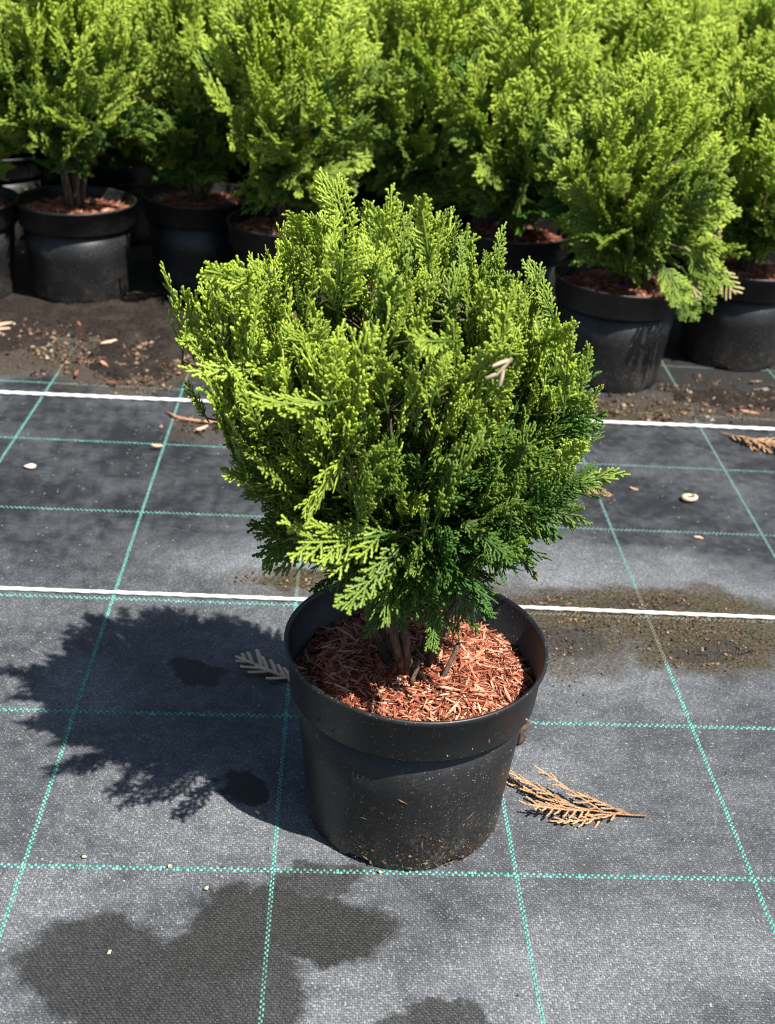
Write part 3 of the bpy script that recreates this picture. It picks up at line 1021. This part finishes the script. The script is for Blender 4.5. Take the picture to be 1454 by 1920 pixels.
HEROES = [((0.179, 0.09, 0.401), (0.127, 0.07, 0.434), .6), ((0.203, 0.04, 0.421), (0.146, 0.0, 0.433), .95), ((0.239, -0.02, 0.425), (0.185, -0.06, 0.426), .95), ((0.247, -0.03, 0.397), (0.217, -0.06, 0.368), 1.0),
          ((0.262, 0.06, 0.347), (0.168, 0.03, 0.361), .7), ((0.391, 0.09, 0.306), (0.456, 0.08, 0.335), .35), ((0.368, 0.04, 0.445), (0.394, 0.0, 0.474), .9), ((0.298, 0.0, 0.326), (0.214, -0.05, 0.327), .6),
          ((0.292, 0.0, 0.32), (0.247, -0.05, 0.279), .45), ((0.272, 0.14, 0.26), (0.188, 0.13, 0.232), .0), ((0.32, 0.0, 0.338), (0.359, -0.03, 0.315), .15), ((0.297, -0.05, 0.478), (0.274, -0.08, 0.488), .7),
          ((0.207, 0.08, 0.509), (0.203, 0.07, 0.535), .9), ((0.239, 0.1, 0.505), (0.24, 0.1, 0.542), .9), ((0.268, 0.08, 0.512), (0.264, 0.08, 0.545), .9), ((0.291, 0.06, 0.515), (0.287, 0.06, 0.547), .8),
          ((0.17, 0.05, 0.479), (0.142, 0.03, 0.491), .95), ((0.377, 0.05, 0.406), (0.415, 0.03, 0.414), .5),
          ((0.262, 0.10, 0.285), (0.184, 0.09, 0.262), .1), ((0.255, 0.06, 0.30), (0.190, 0.04, 0.290), .25),
          ((0.36, 0.09, 0.27), (0.402, 0.06, 0.262), .1), ((0.37, 0.10, 0.29), (0.43, 0.08, 0.30), .15), ((0.38, 0.06, 0.34), (0.425, 0.03, 0.345), .3),
          ((0.285, 0.03, 0.262), (0.268, 0.0, 0.230), .15), ((0.315, 0.02, 0.262), (0.316, -0.005, 0.226), .2), ((0.34, 0.05, 0.262), (0.358, 0.03, 0.233), .1), ((0.25, 0.06, 0.262), (0.228, 0.04, 0.240), .1)]
cam_pos = np.array([0.2298, -0.7063, 0.7153])
for b, t, y in HEROES:
    b, t = np.array(b), np.array(t)
    L = np.linalg.norm(t - b)
    if t[2] > 0.53: t = t - (0, 0, 0.008)
    add_spray(t, t - b, min(0.92, max(0.50 if t[2] < 0.245 else 0.62, L / 0.088)), y, variant=int(g.integers(12, 20)) if (t[2] < 0.26 or t[0] > 0.44) else None, roll_n=nrm(cam_pos - t) + g.normal(0, 0.45, 3))

count = len(HEROES)
# outer sprays: those on the camera side stay separate objects, the rest are joined
cand = []
N_CLUMP = 310
for i in range(N_CLUMP):       # shoots of one branch grow side by side, with gaps between the branches
    for _ in range(50):
        z = 0.205 + 0.325 * g.random() ** 0.75 - 0.003
        if g.random() < (np.interp(z, ZP, RP) + 0.03) / 0.15: break
    a = i * 2.39996 + g.uniform(-0.25, 0.25)
    c = surf(z, a, g.uniform(0.86, 1.03))
    d0 = direction(c, None)
    out = nrm(c - np.array([np.interp(c[2], ZA, AX), CYD, c[2] - 0.03]))
    rn0 = g.normal(size=3) if c[2] > 0.42 else out * 0.8 + np.array([0, 0, 0.5]) + g.normal(0, 0.55, 3)
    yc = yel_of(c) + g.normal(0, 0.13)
    lead = g.uniform(0.60, 0.90)
    for q in range(int(g.integers(3, 5))):
        B0 = basis(d0, rn0)
        off = B0[:, 0] * g.normal(0, 0.010) + B0[:, 2] * g.normal(0, 0.009) - d0 * abs(g.normal(0, 0.016)) * (q > 0)
        d = nrm(d0 + B0[:, 0] * g.normal(0, 0.22) + B0[:, 2] * g.normal(0, 0.13))
        p = c + off
        cand.append((p, d, rn0 + g.normal(0, 0.30, 3), yc + g.normal(0, 0.07), lead * (1.0 if q == 0 else g.uniform(0.62, 0.95))))
cand.sort(key=lambda c: np.linalg.norm(c[0] - cam_pos))
for p, d, rn, ye, sc in cand:
    if any(np.linalg.norm(p[[0, 2]] - np.array(h)[[0, 2]]) < r and p[1] < 0.06 for h, r in CENTRE_HOLES):
        if g.random() < 0.8: continue
    as_o = count < 298
    add_spray(p, d, sc * (0.88 if p[2] > 0.48 else 1.0), ye, rn, as_o)
    count += as_o
for i in range(190):       # inside the crown, tinted darker to paint in the shade there
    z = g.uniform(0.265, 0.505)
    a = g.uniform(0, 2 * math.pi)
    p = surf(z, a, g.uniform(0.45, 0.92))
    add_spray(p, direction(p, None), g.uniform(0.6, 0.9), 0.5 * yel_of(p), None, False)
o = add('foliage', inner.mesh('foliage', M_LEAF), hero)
o['kind'] = 'stuff'
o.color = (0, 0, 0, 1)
o = add('twigs', twigs.mesh('twigs', M_TWIG), hero)
o['kind'] = 'stuff'


# ------------------------------------------------------------------ potted conifers behind
def far_profile(z):
    return np.interp(z, [0.18, 0.24, 0.31, 0.38, 0.44, 0.49, 0.53, 0.555], [0.045, 0.095, 0.130, 0.138, 0.125, 0.100, 0.065, 0.02])


def far_direction(p, z, g):
    r = nrm([p[0], p[1], 0.0])
    up = np.interp(z, [0.2, 0.28, 0.36, 0.44, 0.5], [-0.1, 0.45, 1.2, 2.4, 3.6])
    return nrm(r + np.array([0, 0, up]) + g.normal(0, 0.16, 3))


def far_foliage(seed, n=190, full=False):
    g = np.random.default_rng(seed)
    S = Soup()
    for i in range(n):
        z = 0.18 + 0.375 * g.random() ** 0.62 if not full else 0.09 + 0.465 * g.random() ** 0.72
        a = i * 2.39996 + g.uniform(-0.4, 0.4)
        k = g.uniform(0.30, 1.02) if i % 3 else g.uniform(0.85, 1.05)
        r = far_profile(z) * k * (1.0 if full else np.interp(z, [0.2, 0.32, 0.40], [0.45, 0.70, 1.0])) + (0.045 if full and z < 0.26 else 0.0)
        p = np.array([r * math.cos(a), r * math.sin(a), z])
        d = far_direction(p, z, g)
        V, F, t = FAR_AR[g.integers(8)]
        sc = g.uniform(0.7, 1.15)
        B = basis(d, g.normal(size=3))
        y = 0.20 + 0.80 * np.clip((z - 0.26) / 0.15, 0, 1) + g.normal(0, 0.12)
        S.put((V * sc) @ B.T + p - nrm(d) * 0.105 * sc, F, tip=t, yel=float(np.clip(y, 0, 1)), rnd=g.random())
    return S.mesh('foliage', M_LEAF)


def far_trunk(seed):
    g = np.random.default_rng(seed)
    S = Soup()
    for i in range(7):
        a = i * 2.4
        end = np.array([0.06 * math.cos(a), 0.06 * math.sin(a), g.uniform(0.33, 0.48)]) * (1 if i else (0.1, 0.1, 1))
        st = np.array([0.006 * math.cos(a), 0.006 * math.sin(a), 0.13])
        k = np.linspace(0, 1, 7)
        P = np.outer(1 - k, st) + np.outer(k, end)
        P[:, 2] += 0.02 * np.sin(k * 3.1)
        P += g.normal(0, 0.003, P.shape) * k[:, None]
        V, F = tube(P, np.linspace(0.0065, 0.0018, 7) * (1.2 if i == 0 else 0.8), 6)
        S.put(V, F)
    return S.mesh('trunk', M_BARK)


FOL = [far_foliage(700 + i) for i in range(5)] + [far_foliage(750 + i, 230, True) for i in range(3)]
TRK = [far_trunk(800 + i) for i in range(2)]
BV, BF = mulch_base(0.100, 0.150, 0.008, 1.9, 6)
FAR_MULCH = mesh_from('mulch', BV, BF, M_MULCH)
S = Soup()
g = np.random.default_rng(61)
for i in range(900):
    M = np.array(chip_pose(g, 0.098, 0.150, 0.008, 1.9, g.uniform(0.0, 0.002), 0.5))
    V, F = CHIPS[g.integers(len(CHIPS))]
    S.put((V * g.uniform(0.6, 1.0)) @ M[:3, :3].T + M[:3, 3], F, rnd=g.random())
FAR_CHIPS = S.mesh('wood_fibre', M_CHIP, False)


def conifer(x, y, rz, fol, zs, wide, label, group, sprays=0, lean=(0, 0), seed=0, detail=True, zmin=0.20, raise_=0.0):
    root = empty('potted_conifer', (x, y, 0), rz)
    tag(root, label, 'potted conifer', group)
    p = add('pot', POT_ME, root)
    add('rim', RIM_ME, p)
    if detail:
        m = add('mulch', FAR_MULCH, root)
        w = add('wood_fibre', FAR_CHIPS, m)
        w['kind'] = 'stuff'
        add('trunk', TRK[fol % 2], root)
    f = add('foliage', FOL[fol], root)
    f['kind'] = 'stuff'
    f.color = (0.16 * ((seed * 0.618) % 1), 0, 0, 1)
    f.scale = (wide, wide, zs)
    f.location = (0, 0, 0.17 * (1 - zs) + raise_)
    f.rotation_euler = (lean[0], lean[1], 0)
    g = np.random.default_rng(900 + seed)
    for i in range(sprays):
        z = zmin + (0.44 - zmin) * g.random() ** 1.3
        wa = g.uniform(math.radians(-200), math.radians(20))     # side turned to the aisle
        a = wa - rz
        r = far_profile(z) * wide * g.uniform(0.92, 1.18)
        q = np.array([r * math.cos(a), r * math.sin(a), 0.17 + (z - 0.17) * zs])
        d = far_direction(q, z, g)
        d[2] -= 0.25
        d = nrm(d)
        out = nrm([math.cos(a), math.sin(a), 0.6])
        sc = g.uniform(0.70, 1.15)
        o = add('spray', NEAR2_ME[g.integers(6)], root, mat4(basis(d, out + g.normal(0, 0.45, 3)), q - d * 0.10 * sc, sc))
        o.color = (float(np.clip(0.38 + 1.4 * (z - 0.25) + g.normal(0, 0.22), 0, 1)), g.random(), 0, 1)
    return root


GRP = 'potted conifers in the block behind'
front = [
    (-0.44, 1.43, 'conifer in a cut-off black pot at the photo edge beside the sunlit mulch pot', 0.3, 0, 1.10, 1.05, 26),
    (-0.235, 1.455, 'bushy conifer over sunlit red mulch in a black pot with stem showing', 1.9, 1, 1.12, 1.02, 44),
    (-0.025, 1.55, 'slender dark-stemmed conifer in a shaded black pot next to the sunlit mulch pot', 2.6, 2, 1.12, 0.85, 30),
    (0.150, 1.385, 'broad bright conifer directly behind the globe shrub, its pot mostly hidden', 4.0, 3, 1.10, 1.12, 52),
    (0.385, 1.50, 'tall conifer behind the globe shrub with no pot in view', 5.2, 4, 1.10, 1.10, 46),
    (0.560, 1.42, 'dense conifer with pale drooping fans, wedged behind the cream-fronded one', 0.9, 0, 1.06, 1.08, 46),
    (0.700, 1.145, 'conifer with cream faded fronds over its black pot, nearest the far cord', 3.3, 1, 0.86, 0.92, 50),
    (0.945, 1.270, 'conifer at the photo edge in a shaded black pot behind the cream-fronded one', 2.2, 2, 0.90, 1.0, 40),
]
roots = []
for i, (x, y, lab, rz, fol, zs, wd, ns) in enumerate(front):
    roots.append(conifer(x, y, rz, fol, zs, wd, lab, GRP, ns, (0, 0), i, True, 0.285 if i == 1 else 0.20, 0.035 if i == 1 else 0.0))

# cream-coloured fronds on the right-hand plant
g = np.random.default_rng(71)
CREAM_ME = [build_spray(L=0.095, lod=0, nside=12, sub=False, seed=500 + i, w=0.0066, spread=42, open_=0.75, curl=2.2).mesh('faded_spray', M_CREAM) for i in range(3)]
r1 = roots[6]
inv = Matrix.Translation((0.700, 1.145, 0)) @ Matrix.Rotation(3.3, 4, 'Z')
inv = inv.inverted()
for (t, b, s) in (((0.880, 1.05, 0.160), (0.810, 1.07, 0.225), 0.8), ((0.80, 1.04, 0.150), (0.785, 1.065, 0.21), 0.5), ((0.84, 1.085, 0.275), (0.80, 1.10, 0.245), 0.4)):
    t, b = np.array(t), np.array(b)
    add('faded_spray', CREAM_ME[g.integers(3)], r1, inv @ mat4(basis(t - b, nrm(cam_pos - t) + np.array([0, 0, 0.4])), b, s * 0.95))

for (t, b, s, ye) in (((0.855, 1.05, 0.185), (0.775, 1.075, 0.235), 0.8, .35), ((0.835, 1.035, 0.150), (0.770, 1.065, 0.215), 0.8, .2), ((0.80, 1.03, 0.135), (0.765, 1.06, 0.205), 0.7, .15), ((0.775, 1.02, 0.170), (0.735, 1.06, 0.225), 0.75, .25),
                      ((0.870, 1.075, 0.225), (0.79, 1.09, 0.250), 0.8, .45), ((0.835, 1.08, 0.305), (0.77, 1.10, 0.260), 0.8, .6), ((0.82, 1.05, 0.255), (0.76, 1.09, 0.245), 0.75, .5)):
    t, b = np.array(t), np.array(b)
    o = add('spray', NEAR2_ME[g.integers(6)], r1, inv @ mat4(basis(t - b, nrm(cam_pos - t) + g.normal(0, 0.5, 3)), b, s))
    o.color = (ye + 0.3, g.random(), 0, 1)
P = np.array([(0.705, 1.135, 0.20), (0.735, 1.10, 0.245), (0.775, 1.075, 0.240), (0.815, 1.068, 0.220)])
V, F = tube(P, [0.0024, 0.002, 0.0016, 0.001], 6)
add('branch', mesh_from('branch', V, F, M_BARK), r1, inv)

# the rest of the block
taken = [(f[0], f[1]) for f in front]
g = np.random.default_rng(81)
row = 0
y = 1.64
k = 0
while y < 2.8:
    x = -1.29 + (0.115 if row % 2 else 0.0)
    while x < 1.75:
        px, py = x + g.normal(0, 0.014), y + 0.02 * math.sin(3 * x) + g.normal(0, 0.014)
        half = 0.37 * (py + 0.75) + 0.22
        ok = all(math.hypot(px - a, py - b) > 0.198 for a, b in taken) and abs(px - 0.30) < half
        if y < 1.5 and -0.5 < px < 0.9:
            ok = False
        if ok:
            near = y < 1.95
            conifer(px, py, g.uniform(0, 6.28), 5 + k % 3 if near else k % 5, g.uniform(1.0, 1.14), g.uniform(1.05, 1.25),
                    'golden-green conifer in the dense block behind the front row of pots',
                    'potted conifer tops behind the front row', 0, (g.normal(0, 0.05), g.normal(0, 0.05)), k, near)
            taken.append((px, py))
            k += 1
        x += 0.232
    y += 0.20
    row += 1

# ------------------------------------------------------------------ litter
def lay(me, name, base, ang, s, label, cat, z=0.003, roll=0.0, lift=0.06, group=None, mat=None):
    B = basis((math.cos(ang), math.sin(ang), lift), np.array([0.15 * math.sin(roll), 0.1, 1.0]))
    o = add(name, me)
    o.matrix_world = mat4(B, (base[0], base[1], z), s)
    return tag(o, label, cat, group)


dry = build_spray(L=0.115, lod=0, nside=7, seed=937, w=0.0043, spread=23, curl=0.35, open_=1.25).mesh('dry_spray', M_DRYO)
lay(dry, 'dry_spray', (0.526, 0.073), math.radians(182), 0.84, 'dry orange conifer spray lying flat on the fabric beside the foreground pot', 'dead spray', 0.003, lift=0.02)
tan = build_spray(L=0.075, lod=0, nside=13, sub=False, seed=932, w=0.0064, spread=44, curl=0.3, open_=0.62).mesh('dry_spray', M_DRYT)
lay(tan, 'dry_spray', (0.214, 0.250), math.radians(147), 1.0, 'pale tan dead spray in the shrub shadow against the foreground pot', 'dead spray', 0.004, lift=0.03)
rust = build_spray(L=0.10, lod=0, nside=9, seed=933, w=0.0045, spread=30, curl=0.4).mesh('dry_spray', M_DRYO)
lay(rust, 'dry_spray', (0.832, 0.916), math.radians(-33), 1.0, 'rust-brown dead spray just in front of the far white cord', 'dead spray', 0.004, lift=0.02)
lay(rust, 'dry_spray', (0.570, 0.742), math.radians(-52), 0.62, 'brown dead spray on the fabric under the overhanging green tip of the shrub', 'dead spray', 0.003, lift=0.02)
cr = build_spray(L=0.024, lod=1, nside=3, sub=False, seed=940, w=0.0050, spread=26, open_=1.7, curl=0.5).mesh('dry_leaf', M_DRYT)
o = add('dry_leaf', cr)
o.matrix_world = mat4(basis((-0.55, -0.1, -0.75), np.array([-0.1, -0.7, 0.7])), (0.340, -0.045, 0.468), 0.68)
tag(o, 'small pale dead leaf caught on the sunny face of the globe shrub', 'dead leaf')

# brown twig and its splinters near the far cord
g = np.random.default_rng(91)
P = np.array([(-0.006, 0.907), (0.012, 0.889), (0.03, 0.880), (0.05, 0.877), (0.076, 0.871)])
P = np.c_[P, [0.004, 0.003, 0.0035, 0.003, 0.005]]
V, F = tube(P, [0.0012, 0.0026, 0.0022, 0.0026, 0.0012], 7)
tag(add('twig', mesh_from('twig', V, F, M_LITTER, True, {'rnd': np.full(len(V), 0.2)})), 'thin brown twig lying across a green stripe near the shrub', 'twig')
# pale petal, ring-shaped snail shell, dark curled leaf


def petal(w, l, cup, mat, name, seed, n=9):
    g = np.random.default_rng(seed)
    V, F = [(0, 0, 0.0012)], []
    rings = 4
    for i in range(1, rings + 1):
        for j in range(n):
            a = 2 * math.pi * j / n
            q = i / rings
            wob = 1 + (0.16 * math.sin(2.3 * a + seed) + g.normal(0, 0.06)) * q
            V.append((w * q * wob * math.cos(a), l * q * wob * math.sin(a), 0.0012 + cup * q * q * (1 + 0.5 * math.sin(2 * a))))
    for j in range(n):
        F.append((0, 1 + j, 1 + (j + 1) % n, -1))
    for i in range(rings - 1):
        for j in range(n):
            k = (j + 1) % n
            F.append((1 + i * n + j, 1 + (i + 1) * n + j, 1 + (i + 1) * n + k, 1 + i * n + k))
    m = len(V)
    V += [(x, y_, z - 0.0009) for x, y_, z in V]
    F += [tuple((q + m if q >= 0 else -1) for q in ((f[0], f[2], f[1], -1) if f[3] < 0 else f[::-1])) for f in list(F)]
    for j in range(n):
        k = (j + 1) % n
        a0 = 1 + (rings - 1) * n
        F.append((a0 + j, a0 + m + j, a0 + m + k, a0 + k))
    return mesh_from(name, V, F, mat, True, {'tip': np.full(len(V), 0.6)})


def put(me, name, x, y_, rz, label, cat, z=0.0, group=None):
    o = add(name, me)
    o.location = (x, y_, z)
    o.rotation_euler = (0, 0, rz)
    return tag(o, label, cat, group)


put(petal(0.0085, 0.0065, 0.002, M_PALE, 'petal', 3), 'petal', -0.158, 0.711, 0.3, 'pale pinkish petal on the fabric between green stripes', 'petal')
th = np.linspace(0, 2 * np.pi * 1.06, 20)
P = np.stack([0.0088 * np.cos(th), 0.0068 * np.sin(th), 0.0042 + 0.0012 * th / 6], 1)
V, F = tube(P, np.interp(th, [0, 3, 6.7], [0.0022, 0.0042, 0.0028]), 8, 0.8)
put(mesh_from('snail_shell', V, F, M_DRYT, True, {'tip': np.full(len(V), 0.5)}), 'snail_shell', 0.726, 0.691, 0.4, 'small tan ring-shaped snail shell alone on the fabric', 'shell')
k_ = np.linspace(0, 1, 9)
P = np.stack([0.424 + 0.012 * k_ + 0.0022 * np.sin(9 * k_), 0.166 + 0.030 * k_, 0.003 + 0.004 * np.sin(k_ * 3.1)], 1)
V, F = tube(P, 0.0012 + 0.0022 * np.abs(np.sin(k_ * 7.5)) ** 0.8, 8)
tag(add('curled_leaf', mesh_from('curled_leaf', V, F, M_DARKBIT, True, {'tip': k_.repeat(8).tolist() + [0, 1]})), 'dark shrivelled leaf beside the foreground pot near a green stripe', 'dead leaf')

# wood slivers and flakes on the fabric before the pots
spots = [(-0.335, 1.235, 0.05, 1.9, 'long pale wood splinter by the pots at the photo edge'), (-0.325, 1.215, 0.035, 1.7, 'short pale wood splinter below the long one by the pots'),
         (-0.135, 1.175, 0.03, -0.9, 'light tan wood sliver on the dark soil'), (-0.20, 1.255, 0.022, 0.4, 'pinkish wood flake at the foot of the sunlit mulch pot'),
         (-0.16, 1.03, 0.022, 0.0, 'orange wood flake beside the green stripe at the soil edge'), (-0.125, 1.075, 0.026, 0.6, 'reddish curled bark sliver at the soil edge on the stripe'),
         (-0.10, 1.000, 0.018, 1.2, 'small red flake where the soil meets the green stripe'), (0.055, 0.845, 0.022, 2.4, 'thin reddish sliver under the twig by the shrub'),
         (0.0, 0.78, 0.016, 1.5, 'small reddish bit on the fabric just below the second green stripe'), (0.905, 1.005, 0.03, 1.2, 'whitish wood flake on the fabric in front of the shaded pot'),
         (0.97, 1.02, 0.026, 1.4, 'orange-tan wood flake near the photo edge beyond the far cord'), (0.60, 0.705, 0.045, 0.75, 'orange bark strip on the fabric at the shrub side'),
         (0.71, 0.585, 0.012, 1.3, 'tiny pink flake on the open fabric by the third green stripe'), (0.655, 0.715, 0.012, 1.0, 'short straw bit beyond the overhanging green tip')]
for i, (x, y_, l, rz, lab) in enumerate(spots):
    V, F = chip_arrays(l, l * 0.24 + 0.001, 0.002, np.random.default_rng(1000 + i))
    put(mesh_from('wood_flake', V, F, M_LITTER, False, {'rnd': np.full(len(V), (0.37 * i) % 1)}), 'wood_flake', x, y_, rz, lab, 'wood flake', 0.0022 if abs(x + 0.1) > 0.25 else 0.0075, 'loose wood flakes on the ground')
for i, (x, y_, lab) in enumerate([(0.118, 0.003, 'tiny brown seed on the first green stripe near the shadow'), (0.048, 0.011, 'tiny yellow seed just above the first green stripe'),
                                  (0.150, -0.020, 'yellowish seed on the wet patch edge below the first stripe'), (0.185, 0.067, 'tan seed at the edge of the pot shadow'), (0.289, 0.001, 'yellow seed on the stripe right in front of the pot'),
                                  (0.085, -0.085, 'pale yellow seed in the wet patch by the photo edge')]):
    V, F = OCT_V * (0.0022, 0.0030, 0.0014) + np.random.default_rng(i).normal(0, 0.0003, (6, 3)), OCT_F
    put(mesh_from('seed', V, F, M_DRYT, True, {'tip': np.full(6, 0.3 + 0.1 * i)}), 'seed', x, y_, i * 1.1, lab, 'seed', 0.0018, 'seeds on the fabric')
